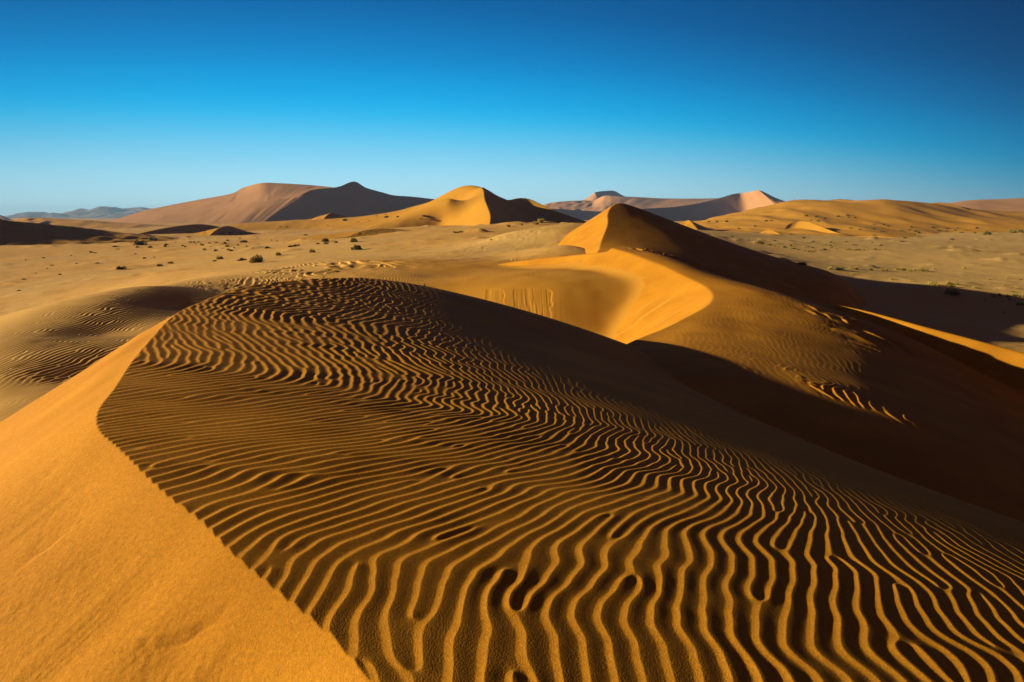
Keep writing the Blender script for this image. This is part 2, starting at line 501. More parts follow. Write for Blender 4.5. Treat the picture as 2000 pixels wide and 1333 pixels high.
def scarps(x, y, lam, seed, lean=0.3):
    """broken, sharp-edged old ripples"""
    r = wind_ripples(x, y, lam, 0.9, lean, 0.22, PH_MID, seed)
    n = sstep(-0.5, 0.5, fbm(x / (2.2 * lam), y / (2.2 * lam), 3, seed + 5) + 0.15)
    return r * n


def plain_detail(x, y):
    r = np.hypot(x, y)
    far = 1 - sstep(70, 200, r)
    z = 0.05 * fbm(x / 9, y / 7, 3, 51) * sstep(38, 60, r) + 0.014 * fbm(x / 1.3, y / 1.1, 3, 55) * far * sstep(45, 62, r)
    z = z + 0.30 * fbm(x / 60, y / 40, 2, 57) * sstep(90, 200, r) + 0.07 * np.maximum(fbm(x / 7, y / 5, 3, 58), 0)**2 * sstep(60, 110, r)
    pale = 0.55 * sstep(0.0, 0.8, fbm(x / 14, y / 26, 4, 61)) * sstep(55, 75, r)
    k = spot(x, y, 1005, 482, 75, 8, 13); z = z + 0.018 * masked(k * sstep(-0.6, 0.6, noise(x / 3, y / 4, 66)), lambda a, b: fbm(a / 0.45, b / 0.6, 3, 63), x, y); pale = np.maximum(pale, k)
    pan = sstep(0.17, 0.3, x / y) * sstep(80, 100, r)
    pale = np.maximum(pale, pan)
    return z, pale


def saddle_detail(x, y):
    apron = sstep(-24, -20, x + 0.06 * (y - 24)) * (1 - sstep(-9, -5, x)) * sstep(19.6, 20.6, y) * (1 - sstep(44, 50, y))
    bench = sstep(-13, -6, x) * sstep(38.5, 41, y) * (1 - sstep(52, 60, y))
    k1 = spot(x, y, 655, 523, 51, 5.2, 5.5); k1 = np.maximum(k1, 0.8 * spot(x, y, 730, 512, 55, 3.0, 3.0))
    k2 = spot(x, y, 490, 562, 43, 3.8, 2.6); k3 = spot(x, y, 95, 622, 55, 12, 3.2, 0.1); k4 = spot(x, y, 1000, 512, 55.5, 6.5, 1.3)
    k5 = spot(x, y, 150, 733, 20.6, 2.5, 0.6)
    amp = np.clip(0.02 * apron + 0.005 * bench, 0, 0.03) * (1 - 0.8 * np.maximum(k1, k2)) + 0.003 * (1 - np.maximum(apron, bench)) * sstep(38, 41, y + 60 * (x < -11))
    z = amp * wind_ripples(x, y, 0.2, 0.25, -0.08)
    z = z + 0.13 * masked(k1, scarps, x, y, 0.95, 71, 0.35) + 0.05 * masked(k2, scarps, x, y, 0.42, 73, 0.2) + 0.06 * masked(k3, scarps, x, y, 0.8, 75, 0.1) + 0.06 * masked(k4, scarps, x, y, 0.55, 77) + 0.02 * masked(k5, scarps, x, y, 0.4, 79)
    z = z + 0.03 * fbm(x / 4, y / 3, 3, 81) * (1 - apron)
    return z, np.clip(0.7 * k1 + 0.8 * k2 + 0.6 * k3 + 0.8 * k4 + 0.5 * k5, 0, 1)


SAND_PLAIN = sand('plain_sand', (0.74, 0.41, 0.09), (0.68, 0.37, 0.08), 0.05, bump=0, attr='pale', c3=(0.69, 0.43, 0.12))
SAND_SADDLE = sand('saddle_sand', (0.62, 0.295, 0.03), (0.53, 0.25, 0.026), 0.1, bump=0, attr='pale', c3=(0.71, 0.405, 0.095))
q = QUICK
rs = [60.0]
while rs[-1] < 12000: rs.append(rs[-1] + min(max(rs[-1]**2 / 9000 * q, 0.25), 150))
X, Y = polar(-58, 58, int(1700 / q), np.array(rs))
dz, pale = plain_detail(X, Y)
warm = 1 - sstep(62, 85, np.hypot(X, Y))
Zp = ground(X, Y, False) + dz - 0.05 * (1 - sstep(61, 65, np.hypot(X, Y)))
grid_mesh('desert_plain', X, Y, Zp, SAND_PLAIN, {'pale': pale})
rs = [15.0]
while rs[-1] < 64: rs.append(rs[-1] + rs[-1]**2 / 12000 * q)
X, Y = polar(-50, 41, int(2600 / q), np.array(rs))
print('saddle', X.shape)
dz, pale = saddle_detail(X, Y); d2, pale2 = plain_detail(X, Y)
w = sstep(54, 62, np.hypot(X, Y))
Zs = ground(X, Y) + dz * (1 - w) + d2
# avalanche scars in the wall of the bowl: sheets of sand that slid off and left a sharp upper edge
for (pa, pb, py0, Yd, dep) in ((1003, 1077, 556, 36.2, 0.02), (949, 985, 559, 36.5, 0.014)):
    a, b = P(pa, py0, Yd), P(pb, py0, Yd)
    u = (X / Y * Yd - a[0]) / (b[0] - a[0])
    hgt = Zs - (a[2] - 0.22)
    edge = sstep(-0.02, 0.03, u + 0.04 * noise(Y * 3, X * 3, 5)) * (1 - sstep(0.97, 1.02, u + 0.03 * noise(Y * 3, X * 3, 6)))
    top = 1 - sstep(-0.02, 0.04, hgt - 0.25 * (u - 0.5)**2 * -1.0)
    grooves = np.abs(noise(X * 4.5 + 0.3 * noise(X * 2, Zs * 1.5, 8), Zs * 0.8, 7)) + 0.5 * np.abs(noise(X * 11, Zs * 1.2, 9))
    Zs = Zs - edge * top * (Y < 37.2) * (Y > 30) * dep * (0.6 + 0.55 * grooves)
plainish = np.maximum(w, np.maximum(1 - sstep(-16, -4, X), sstep(8, 14, X)))
SADDLE = (X, Y, Zs, np.maximum(np.maximum(pale, pale2 * w), plainish))
# ------------------------------------------------------------------ crescent dune with its bowl
def dune(top, crest, x, y, floor, slope=0.625, k=0.3, off=0.0, cut=-2.0, rnd=0.02, tail=None):
    t = coarse(top, x, y)
    sd, zc, pr = curve_dist(x, y, crest)
    if tail is not None: t = np.where(pr > tail, np.minimum(t, zc - 0.25 * np.abs(sd) + np.maximum(0, tail + 1.5 - pr) * 2), t)
    s = zc - slope * sd
    s = smax(s, floor + 0 * s, k)
    return np.where(sd > cut, smin(t, s + rnd, rnd), t), sd, pr, t


rim_px = [(1100, 745), (1180, 696), (1250, 661), (1300, 641), (1345, 618), (1382, 597), (1393, 580), (1383, 563), (1350, 545), (1300, 521), (1255, 504), (1215, 490)]
rim_end = [(1160, 494.5, 44), (1100, 500.5, 46.5), (1040, 506.5, 48.5), (960, 520, 51), (860, 560, 54)]
MZ = Spline([10, 16, 20, 25, 30, 35, 40, 50], [-4.35, -4.2, -4.3, -4.25, -3.95, -3.45, -2.65, -2.0])
MB = Spline([-16, -8.4, -5.4, -3.8, -1, 3, 8, 12], [46, 40.3, 36.7, 34.2, 31.4, 29.2, 28.4, 26.6])


def TMf(x, y):
    s, t = 0.93 * x - 0.36 * y, 0.36 * x + 0.93 * y
    m0, k, lo, hi = 0.243, 0.050, -0.02, 0.42
    e = s - 2.5; e1, e2 = (lo - m0) / k, (hi - m0) / k
    ec = np.clip(e, e1, e2)
    d = m0 * ec + 0.5 * k * ec * ec + np.where(e < e1, (e - e1) * lo, 0) + np.where(e > e2, (e - e2) * hi, 0)
    u = np.maximum(t - MB(s), 0)
    return MZ(t) - d - np.where(u < 8, 0.03 * u * u, 0.03 * 64 + 0.48 * (u - 8))


rim_c = np.vstack([[on_surface(a, b, TMf, 9, 60) for a, b in rim_px], pts(rim_end)])
rim_c = catmull(rim_c, 8)


rs = [9.0]
while rs[-1] < 64: rs.append(rs[-1] + rs[-1]**2 / 9000 * q)
X, Y = polar(-8, 56, int(1500 / q), np.array(rs))
print('mound', X.shape)
Zm, sd, pr, t = dune(TMf, rim_c, X, Y, -9.0, tail=float(np.hypot(*np.diff(rim_c[:8 * 11 + 1, :2], axis=0).T).sum()))
top = 1 - sstep(-1.2, 0.0, sd)
k1 = np.maximum(spot(X, Y, 1672, 648, 25.5, 1.5, 3.2, 0.0), 0); k2 = sum(spot(X, Y, a, b, c, 0.8, 0.8) for a, b, c in ((1420, 712, 17.6), (1500, 735, 16.8), (1580, 762, 15.8), (1660, 790, 14.9), (1740, 820, 14.0)))
Zm = Zm + top * (0.0024 * wind_ripples(X, Y, 0.2, 0.4, -0.15, seed=91) + 0.075 * masked(k1, scarps, X, Y, 0.75, 93, -0.35) + 0.024 * masked(np.clip(k2, 0, 1) * sstep(-0.6, 0.5, noise(X / 0.9, Y / 0.9, 96)), scarps, X, Y, 0.36, 95, -0.3) + 0.02 * fbm(X / 3, Y / 3, 3, 97))
face = sstep(0.1, 0.6, sd)
Zm = Zm - face * 0.022 * np.maximum(noise(pr * 2.2 + 0.25 * sd + 0.3 * noise(pr, sd, 98), sd * 0.3, 99) - 0.2, 0) - face * 0.008 * np.abs(noise(pr * 7, sd * 0.5, 101))
grid_mesh('crescent_dune', X, Y, Zm, SAND_NEAR)
# the saddle sand banks up softly against the foot of the slip face
xs, ys, zs, ps = SADDLE
blk = (slice(None), slice(int(xs.shape[1] * 0.44), int(xs.shape[1] * 0.80)))
Zq, sdq, _, _ = dune(TMf, rim_c, xs[blk], ys[blk], -9.0, tail=float(np.hypot(*np.diff(rim_c[:8 * 11 + 1, :2], axis=0).T).sum()))
ok = sstep(0.0, 0.8, sdq) * sstep(24, 28, ys[blk])
zs[blk] = np.where(ok > 0.01, zs[blk] + ok * (smax(zs[blk], Zq - 0.02, 0.15) - zs[blk]), zs[blk])
grid_mesh('sand_saddle', xs, ys, zs, SAND_SADDLE, {'pale': ps})

# ------------------------------------------------------------------ ridge dune behind it
R_CREST = [(1160, 520, 64), (1165, 497, 68), (1173, 478, 73), (1186, 442, 83), (1187, 418, 89), (1196, 402, 94), (1215, 396.5, 98), (1260, 405, 108), (1330, 425, 125)]
R_CREST = [(a, b, y * 0.88) for a, b, y in R_CREST]
R_PTS = R_CREST[:7] + [(1250, 408, 86), (1330, 438.5, 85), (1450, 482, 83), (1560, 516, 79), (1700, 551, 76), (1250, 492, 60), (1333, 513, 60), (1444, 545, 60), (1555, 584, 60), (1400, 562, 48), (1600, 630, 48), (1800, 592, 70),
                       (1250, 440, 99), (1450, 500, 99), (1700, 560, 97), (1100, 520, 56)]
R_CREST = [(a, b, y * 0.91) for a, b, y in R_CREST]; R_PTS = [(a, b, y * 0.91) for a, b, y in R_PTS]
rc = catmull(pts(R_CREST), 8)
TR = TPS(pts(R_PTS), lam=1e-4, log=True)
rs = [40.0]
while rs[-1] < 135: rs.append(rs[-1] + rs[-1]**2 / 9000 * q)
X, Y = polar(-2, 48, int(1200 / q), np.array(rs))
Zr, sd, pr, t = dune(TR, rc, X, Y, -12.0)
Zr = Zr - 420 * np.maximum(X / Y - 0.45, 0)**2
k1 = sum(spot(X, Y, a, b, 54.6, 1.5, 2.2) for a, b in ((1265, 492), (1315, 504), (1365, 518), (1415, 533)))
Zr = Zr + (sd < 0) * (0.15 * masked(np.clip(k1, 0, 1), lambda a, b: 0.5 + scarps(a, b, 0.5, 103, -0.2) + 0.3 * fbm(a / 0.3, b / 0.4, 2, 109), X, Y) + 0.003 * wind_ripples(X, Y, 0.3, 0.4, seed=105) + 0.015 * fbm(X / 5, Y / 5, 3, 107) * sstep(0, 3, -sd))
grid_mesh('ridge_dune', X, Y, Zr, SAND_NEAR)

# ------------------------------------------------------------------ low slip face that catches the sun on the right
D_CREST = [(1560, 598, 37), (1600, 595, 35.5), (1640, 597, 33.2), (1720, 615, 30.4), (1800, 637, 28.4), (1900, 663, 26.8), (2000, 690, 25.5), (2200, 750, 23), (2500, 840, 19)][::-1]
dc = catmull(pts(D_CREST), 8)
D_PTS = D_CREST + [(1700, 618, 38), (1850, 656, 34), (2000, 694, 30), (2200, 740, 27), (1600, 600, 42), (2000, 690, 36)]
TD = TPS(pts(D_PTS), lam=1e-4, log=True)
rs = [14.0]
while rs[-1] < 60: rs.append(rs[-1] + rs[-1]**2 / 7000 * q)
X, Y = polar(16, 56, int(700 / q), np.array(rs))
Zd, sd, pr, t = dune(TD, dc, X, Y, -10.0)
Zd = Zd - 0.06 * np.maximum(-sd - 1.0, 0)**2 - 30 * np.maximum(0.44 - X / Y, 0)**2
grid_mesh('low_dune', X, Y, Zd, SAND_NEAR)
# ------------------------------------------------------------------ dunes further off
SAND_MID = sand('amber_sand', (0.62, 0.30, 0.025), (0.56, 0.27, 0.022), 0.05, bump=0)
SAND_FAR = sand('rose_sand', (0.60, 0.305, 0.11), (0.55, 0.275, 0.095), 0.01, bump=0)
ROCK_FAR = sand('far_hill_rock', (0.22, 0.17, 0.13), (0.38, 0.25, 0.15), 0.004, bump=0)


def resample(c, n):
    c = catmull(c, 10)
    l = np.r_[0, np.cumsum(np.linalg.norm(np.diff(c, axis=0), axis=1))]
    q = np.linspace(0, l[-1], n)
    return np.stack([np.interp(q, l, c[:, i]) for i in range(3)], -1)


def by_index(c, n):
    """n points spread evenly over the control points, so that two curves with as many controls pair up"""
    c2 = catmull(c, 24); q = np.linspace(0, len(c2) - 1, n)
    return np.stack([np.interp(q, np.arange(len(c2)), c2[:, i]) for i in range(3)], -1)


def loft(name, faces, mat, n=160, m=60, bow=0.0, rough=0.0, rs=0.02, streak=0.0, kind='structure'):
    """faces: lists of curves (top ... bottom) in (px, py, Y); each face is a grid of its own, so creases stay sharp"""
    vs_, fs_ = [], []
    off = 0
    for cs in faces:
        cv = [by_index(c if isinstance(c, np.ndarray) else pts(c), n) for c in cs]
        rows = []
        for i in range(len(cv) - 1):
            for t in np.linspace(0, 1, m, endpoint=(i == len(cv) - 2)):
                r = cv[i] * (1 - t) + cv[i + 1] * t
                r[:, 2] -= bow * np.abs(cv[i][:, 2] - cv[i + 1][:, 2]) * 4 * t * (1 - t)
                w = min(1, 6 * t) if i == 0 else 1
                r[:, 2] += w * rough * fbm(r[:, 0] * rs, r[:, 1] * rs, 4, 3)
                if streak: r[:, 2] += w * streak * noise(np.linspace(0, 26, n) + 1.4 * t, 0 * r[:, 0] + 2.2 * t, 5)
                rows.append(r)
        g = np.array(rows); k = len(rows)
        idx = off + np.arange(k * n).reshape(k, n)
        vs_.append(g.reshape(-1, 3)); off += k * n
        fs_.append(np.stack([idx[:-1, :-1], idx[1:, :-1], idx[1:, 1:], idx[:-1, 1:]], -1).reshape(-1, 4))
    v = np.vstack(vs_); v[:, 2] += EYE
    me = bpy.data.meshes.new(name)
    me.from_pydata(v.tolist(), [], np.vstack(fs_).tolist()); me.update()
    me.polygons.foreach_set('use_smooth', np.ones(len(me.polygons), bool))
    me.materials.append(mat)
    o = bpy.data.objects.new(name, me); COL.objects.link(o)
    if kind: o['kind'] = kind
    return o


def small_dune(name, px, py, Yd, mat, left=0.5, right=0.4, front=20, back=20, bend=0.0, lean=0.0, round_=0.08, sink=0.3, n=170, p=1.6, gf=None):
    """a dune with a crest that runs away from the viewer; lit on its left, with its own foot in the plain"""
    gf = gf or G0
    a = P(px, py, Yd); zg = float(gf(np.array([[a[0]]]), np.array([[a[1]]]))[0, 0]); h = a[2] - zg
    wl, wr = h / left * 1.9 + 2, h / right * 1.9 + 2
    x = np.linspace(-wl - abs(bend) * front - abs(lean) * front, wr + abs(bend) * back + abs(lean) * back, n); y = np.linspace(-front * 1.15, back * 1.15, n)
    Xl, Yl = np.meshgrid(x, y, indexing='xy')
    t = np.where(Yl < 0, -Yl / front, Yl / back)
    hc = h * (1 - np.clip(t, 0, 1.2)**p)
    xc = lean * Yl + bend * Yl * np.abs(Yl) / (0.5 * (front + back)) + 0.04 * front * np.sin(Yl / front * 3.1)
    d = Xl - xc
    dl, dr = np.maximum(-d, 0), np.maximum(d, 0)
    z = hc - np.where(d < 0, left * dl * (1 - 0.22 * np.clip(dl * left / h, 0, 1.2)), right * dr * (1 - 0.22 * np.clip(dr * right / h, 0, 1.2)))
    gx, gy = Xl + a[0], Yl + a[1]
    g = gf(gx, gy)
    zz = zg + z + (0.025 * h) * fbm(gx * 2.2 / h, gy * 2.2 / h, 3, 4) * np.clip(np.abs(d) * 1.2 / h, 0, 1)
    zz = smax(zz, g - sink, max(round_ * h, 0.05))
    return grid_mesh(name, gx, gy, zz, mat)


def foot(crest, slope, zb, ang=0.0, ang1=None, slope1=None, sgn=1):
    """the foot of a straight slope that falls from a crest (pixels, Y) towards the right, turned `ang` towards the viewer"""
    c = pts(crest); ang = ang if isinstance(ang, np.ndarray) else np.linspace(ang, ang if ang1 is None else ang1, len(c)); slope = slope if isinstance(slope, np.ndarray) else np.linspace(slope, slope1 or slope, len(c)); r = np.maximum(c[:, 2] - zb, 0.2) / slope
    return np.stack([c[:, 0] + sgn * r * np.cos(ang), c[:, 1] - r * np.sin(ang), c[:, 2] * 0 + zb], -1)


# star dune, left: lit face and the shaded face behind its winding crest
K = [(499, 446, 800), (520, 430, 830), (560, 407.5, 880), (580, 387, 915), (592, 379, 930), (612, 371, 950), (650, 367, 975), (665, 364, 985), (692, 355, 1010), (715, 367, 1050), (750, 377, 1090), (770, 382, 1110), (805, 384.5, 1160), (852, 390, 1230), (900, 396, 1300)]
LT = [(170, 440, 880), (215, 432, 900), (290, 410, 960), (380, 392, 1000), (450, 379, 1030), (475, 367, 1080), (510, 358, 1060), (540, 358, 1060), (587, 360.5, 1060), (620, 363, 1060), (652, 366.5, 1040)]
LM = [(200, 442, 850), (250, 434, 865), (310, 424, 880), (380, 414, 890), (440, 405, 900), (470, 399, 905), (510, 393, 905), (530, 391, 905), (560, 388, 910), (585, 384, 918), (612, 371, 950)]
LB = [(200, 449, 800), (260, 449, 795), (310, 449, 790), (360, 449, 790), (400, 449, 790), (430, 449, 790), (460, 449, 790), (480, 449, 795), (499, 447, 800), (520, 431, 830), (560, 408.5, 880)]
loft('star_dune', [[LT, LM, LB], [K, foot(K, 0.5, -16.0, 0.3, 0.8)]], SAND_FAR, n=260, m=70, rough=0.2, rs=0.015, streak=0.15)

# tall dune in the middle
C = [(954, 448, 250), (957, 434, 262), (957.5, 421, 274), (952.5, 405, 288), (946.5, 390, 300), (945, 374, 314), (940, 366.5, 322)]
SIL = [(930, 363, 332), (918, 362, 338), (905, 363.5, 342), (880, 376, 347), (855, 389, 352), (812, 402.5, 362), (754, 417, 375), (693, 426, 390), (620, 433, 410), (540, 441, 440)]
CRR = [(955, 373, 332), (970, 382, 340), (985, 388.5, 348), (993, 391, 352), (1008, 388, 356), (1020, 386.5, 358), (1032, 388, 358), (1050, 396, 354), (1080, 410, 346), (1105, 419, 338), (1130, 428, 330), (1160, 437, 322)]
cw = pts(C); tp = [cw, pts(SIL), pts(CRR), pts(SIL)[1:] + [0, 30, -7], pts(CRR) + [0, 30, -9], cw[:6] + [-10, 2, -5.5], cw[:6] + [-19, 4, -9.5], cw[:1] + [1.5, -14, -3], pts([(900, 460, 228), (850, 463, 224), (790, 464, 222), (700, 464, 225), (600, 462, 250), (500, 458, 320), (450, 446, 520)]),
           cw[6:] + [-14, -14, -6], pts(SIL)[1:6] + [-8, -26, -7.0], pts([(700, 448, 300), (600, 449, 350), (780, 440, 300)])]
tp.append(pts([(540, 455, 300), (420, 456, 300), (300, 458, 270), (480, 464, 240), (350, 447, 420), (600, 470, 215), (380, 470, 215)]) - [0, 0, 1.5])
TT = TPS(np.vstack(tp), lam=1e-3, scale=100)
tc_ = catmull(pts([(956, 462, 236)] + C + CRR), 8)
xg, yg = np.meshgrid(np.linspace(-165, 75, int(520 / q)), np.linspace(205, 470, int(420 / q)), indexing='xy')
zt = coarse(TT, xg, yg, 4)
sdt, zct, prt = curve_dist(xg, yg, tc_)
rt = zct + 0.62 * sdt * (1 - 0.15 * np.clip(-sdt / 40, 0, 1))
zt = np.where(sdt < 12, np.minimum(zt, rt + 0.05), zt) + 0.10 * fbm(xg / 9, yg / 14, 3, 111) * sstep(2, 8, np.abs(sdt))
zt = zt - 0.02 * np.maximum(-152 - xg, 0)**2 - 0.03 * np.maximum(229 - yg, 0)**2
zt = smax(zt, G0(xg, yg) - 2.0, 0.5)
grid_mesh('tall_dune', xg, yg, zt, SAND_MID)

# rose dunes on the skyline
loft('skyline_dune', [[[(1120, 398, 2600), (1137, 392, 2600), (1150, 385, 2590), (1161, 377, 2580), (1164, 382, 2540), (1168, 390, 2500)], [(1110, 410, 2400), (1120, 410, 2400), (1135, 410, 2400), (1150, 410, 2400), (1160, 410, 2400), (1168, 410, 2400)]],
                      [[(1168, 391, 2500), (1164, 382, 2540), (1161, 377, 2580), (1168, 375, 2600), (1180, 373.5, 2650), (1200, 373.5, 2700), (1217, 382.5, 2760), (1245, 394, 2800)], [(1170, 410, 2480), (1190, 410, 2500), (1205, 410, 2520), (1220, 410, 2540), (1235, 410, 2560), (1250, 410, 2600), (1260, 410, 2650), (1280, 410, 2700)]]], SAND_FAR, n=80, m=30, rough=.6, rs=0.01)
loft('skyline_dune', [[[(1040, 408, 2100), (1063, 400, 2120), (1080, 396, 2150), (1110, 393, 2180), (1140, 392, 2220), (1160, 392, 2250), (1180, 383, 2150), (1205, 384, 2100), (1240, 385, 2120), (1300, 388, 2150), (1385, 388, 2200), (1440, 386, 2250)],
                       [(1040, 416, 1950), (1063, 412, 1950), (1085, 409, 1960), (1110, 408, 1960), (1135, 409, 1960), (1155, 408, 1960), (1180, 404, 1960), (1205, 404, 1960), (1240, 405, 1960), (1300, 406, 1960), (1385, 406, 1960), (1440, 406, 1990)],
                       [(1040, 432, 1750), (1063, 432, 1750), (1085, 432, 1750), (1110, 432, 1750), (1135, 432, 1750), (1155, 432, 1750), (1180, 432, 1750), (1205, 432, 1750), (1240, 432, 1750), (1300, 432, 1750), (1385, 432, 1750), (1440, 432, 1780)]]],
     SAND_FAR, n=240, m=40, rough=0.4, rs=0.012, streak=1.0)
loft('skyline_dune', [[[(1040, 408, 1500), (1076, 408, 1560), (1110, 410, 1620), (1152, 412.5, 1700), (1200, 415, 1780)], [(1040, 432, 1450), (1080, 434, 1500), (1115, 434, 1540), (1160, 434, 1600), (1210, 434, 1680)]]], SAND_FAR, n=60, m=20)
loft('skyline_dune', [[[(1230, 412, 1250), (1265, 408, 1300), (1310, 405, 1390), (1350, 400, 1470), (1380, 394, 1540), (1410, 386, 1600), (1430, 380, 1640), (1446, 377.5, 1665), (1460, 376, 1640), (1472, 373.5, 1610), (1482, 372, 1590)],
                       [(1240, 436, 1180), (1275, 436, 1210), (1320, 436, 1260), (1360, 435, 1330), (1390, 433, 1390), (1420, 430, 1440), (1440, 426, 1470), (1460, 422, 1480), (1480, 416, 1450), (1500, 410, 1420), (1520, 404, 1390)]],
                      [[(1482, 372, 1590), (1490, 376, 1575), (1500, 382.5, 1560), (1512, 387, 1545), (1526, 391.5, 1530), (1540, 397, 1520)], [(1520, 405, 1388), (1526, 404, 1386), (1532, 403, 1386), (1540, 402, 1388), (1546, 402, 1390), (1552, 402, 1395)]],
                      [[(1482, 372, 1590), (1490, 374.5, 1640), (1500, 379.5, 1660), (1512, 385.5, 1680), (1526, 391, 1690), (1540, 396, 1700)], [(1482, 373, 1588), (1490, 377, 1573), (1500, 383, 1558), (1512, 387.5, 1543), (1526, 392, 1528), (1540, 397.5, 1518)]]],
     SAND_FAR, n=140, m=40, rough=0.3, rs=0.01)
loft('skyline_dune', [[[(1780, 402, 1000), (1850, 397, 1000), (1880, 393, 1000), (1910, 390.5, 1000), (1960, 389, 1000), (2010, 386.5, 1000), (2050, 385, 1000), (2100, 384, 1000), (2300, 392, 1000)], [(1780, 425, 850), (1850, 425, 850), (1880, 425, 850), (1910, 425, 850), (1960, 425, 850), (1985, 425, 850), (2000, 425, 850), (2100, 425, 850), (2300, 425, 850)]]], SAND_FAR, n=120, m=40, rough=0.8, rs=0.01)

# bluish broken hills on the left skyline
HT = [(-250, 418, 5200), (-100, 422, 5200), (10, 423, 5200), (36, 416.5, 5200), (80, 415, 5200), (110, 419, 5200), (135, 413.5, 5200), (180, 411, 5200), (205, 410, 5200), (250, 407, 5200), (275, 405, 5200), (300, 408, 5200), (360, 412, 5200)]
loft('far_hills', [[HT, [(a, 422 + 0.25 * (b - 415), 4800) for a, b, _ in HT], [(a, 432, 4200) for a, b, _ in HT]]], ROCK_FAR, n=420, m=60, rough=9, rs=0.006)

# low tan dunes and the shaded dune at the left edge
LTt = [(-200, 424, 700), (-60, 428, 690), (15, 431, 680), (40, 426.5, 670), (75, 425.5, 665), (110, 427, 660), (170, 430.5, 650), (230, 434.5, 640), (280, 438, 630), (330, 440, 620), (390, 442, 610), (460, 445, 600)]
loft('low_dune', [[LTt, [(a - 30, 449, y - 160) for a, b, y in LTt]]], SAND_MID, n=300, m=60, streak=0.5, rough=0.15, rs=0.02)
small_dune('shadow_dune', -330, 330, 215, SAND_MID, left=0.5, right=0.5, front=75, back=80, lean=-0.1, bend=0.1, n=220)  # unseen tall dune, added off frame to throw shadow over the next one
small_dune('shadow_dune', -40, 430, 215, SAND_MID, left=0.3, right=0.13, front=60, back=60, lean=0.1, n=220, round_=0.02)
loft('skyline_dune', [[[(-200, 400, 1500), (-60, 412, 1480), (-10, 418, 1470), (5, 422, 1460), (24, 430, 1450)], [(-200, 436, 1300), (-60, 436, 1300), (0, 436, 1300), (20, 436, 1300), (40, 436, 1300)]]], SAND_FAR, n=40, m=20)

# long amber slope on the right
r_pts = [(1280, 446, 460), (1360, 447, 350), (1450, 465, 270), (1550, 480, 215), (1650, 480, 220), (1700, 468, 275), (1850, 464, 290), (2000, 460, 310), (2300, 456, 330),
         (1400, 428, 470), (1450, 436, 380), (1550, 425, 390), (1500, 452, 310), (1600, 450, 310), (1700, 445, 335), (1850, 440, 345), (2000, 438, 360), (2300, 434, 370),
         (1440, 415, 520), (1480, 404, 540), (1530, 391, 520), (1560, 390.5, 510), (1610, 391, 500), (1640, 394, 495), (1690, 395.5, 490), (1720, 395.5, 485), (1745, 392, 480), (1765, 395.5, 480), (1800, 397, 475), (1835, 398, 470), (1870, 403, 465), (1900, 409, 460), (1960, 415, 450), (2050, 418, 440), (2300, 415, 440),
         (1530, 410, 450), (1620, 408, 430), (1700, 410, 420), (1745, 406, 420), (1800, 412, 415), (1900, 422, 410),
         (1300, 450, 620), (1450, 432, 680), (1550, 412, 660), (1650, 416, 640), (1800, 420, 620), (2000, 430, 600), (2300, 430, 600)]
RS_ = TPS(pts(r_pts), lam=1e-4, log=True)
rs = [200.0]
while rs[-1] < 760: rs.append(rs[-1] + rs[-1]**2 / 30000 * q)
X, Y = polar(9, 50, int(700 / q), np.array(rs))
Zr = coarse(RS_, X, Y, 4) + 0.9 * fbm(X / 24, Y / 80, 3, 31) - 1.3 * np.abs(noise(X / 38 + 0.4 * noise(X / 60, Y / 60, 34), Y / 110, 35)) * sstep(250, 380, Y) + 0.03 * fbm(X / 6, Y / 9, 3, 33)
g = G0(X, Y)
grid_mesh('amber_slope', X, Y, Zr, SAND_MID)
CR = [(1812, 398.5, 476), (1828, 396, 474), (1843, 396.5, 472), (1858, 399, 466), (1874, 404, 458), (1892, 410.5, 448), (1908, 415.5, 440), (1928, 420, 432)]
loft('small_dune', [[CR, foot(CR, 0.12, -4.0, 0.4, 0.4, None, -1)], [CR, foot(CR, 0.6, -10.0, 0.8)]], SAND_MID, n=80, m=30, rough=0.06, rs=0.1)
# small dunes scattered over the plain
small_dune('small_dune', 648, 415.5, 425, SAND_MID, left=0.34, right=0.36, front=26, back=28, lean=-0.05, bend=0.1)
small_dune('small_dune', 388, 438, 330, SAND_MID, left=0.4, right=0.33, front=26, back=18, lean=0.5, bend=0.1)
small_dune('small_dune', 444, 441.5, 300, SAND_MID, left=0.3, right=0.4, front=12, back=12, lean=0.2)
small_dune('small_dune', 745, 447, 150, SAND_MID, left=0.16, right=0.13, front=12, back=14, lean=0.3, round_=0.25, p=2)
small_dune('small_dune', 815, 449, 155, SAND_MID, left=0.25, right=0.5, front=8, back=8, lean=-0.5, round_=0.15)
small_dune('small_dune', 1502, 449.5, 290, SAND_MID, left=0.5, right=0.45, front=12, back=10, lean=-0.25, bend=0.15, gf=RS_)
CR = [(1538, 440, 345), (1550, 435, 348), (1563, 432.5, 348), (1580, 434.5, 340), (1600, 442, 326), (1618, 449, 314), (1634, 454.5, 304), (1652, 459, 296)]
loft('small_dune', [[CR, foot(CR, 0.42, -13.0, 0.9, 0.9, None, -1)], [CR, foot(CR, 0.55, -13.0, 0.2)]], SAND_MID, n=80, m=30, rough=0.06, rs=0.1)
small_dune('small_dune', 1345, 430, 330, SAND_MID, left=0.45, right=0.5, front=12, back=12, lean=-0.2, gf=RS_)
small_dune('small_dune', 1710, 461, 270, SAND_MID, left=0.3, right=0.35, front=10, back=10, lean=-0.8)
small_dune('small_dune', 1903, 543.5, 100, SAND_MID, left=0.16, right=0.5, front=6, back=7, lean=-0.35, bend=0.1)
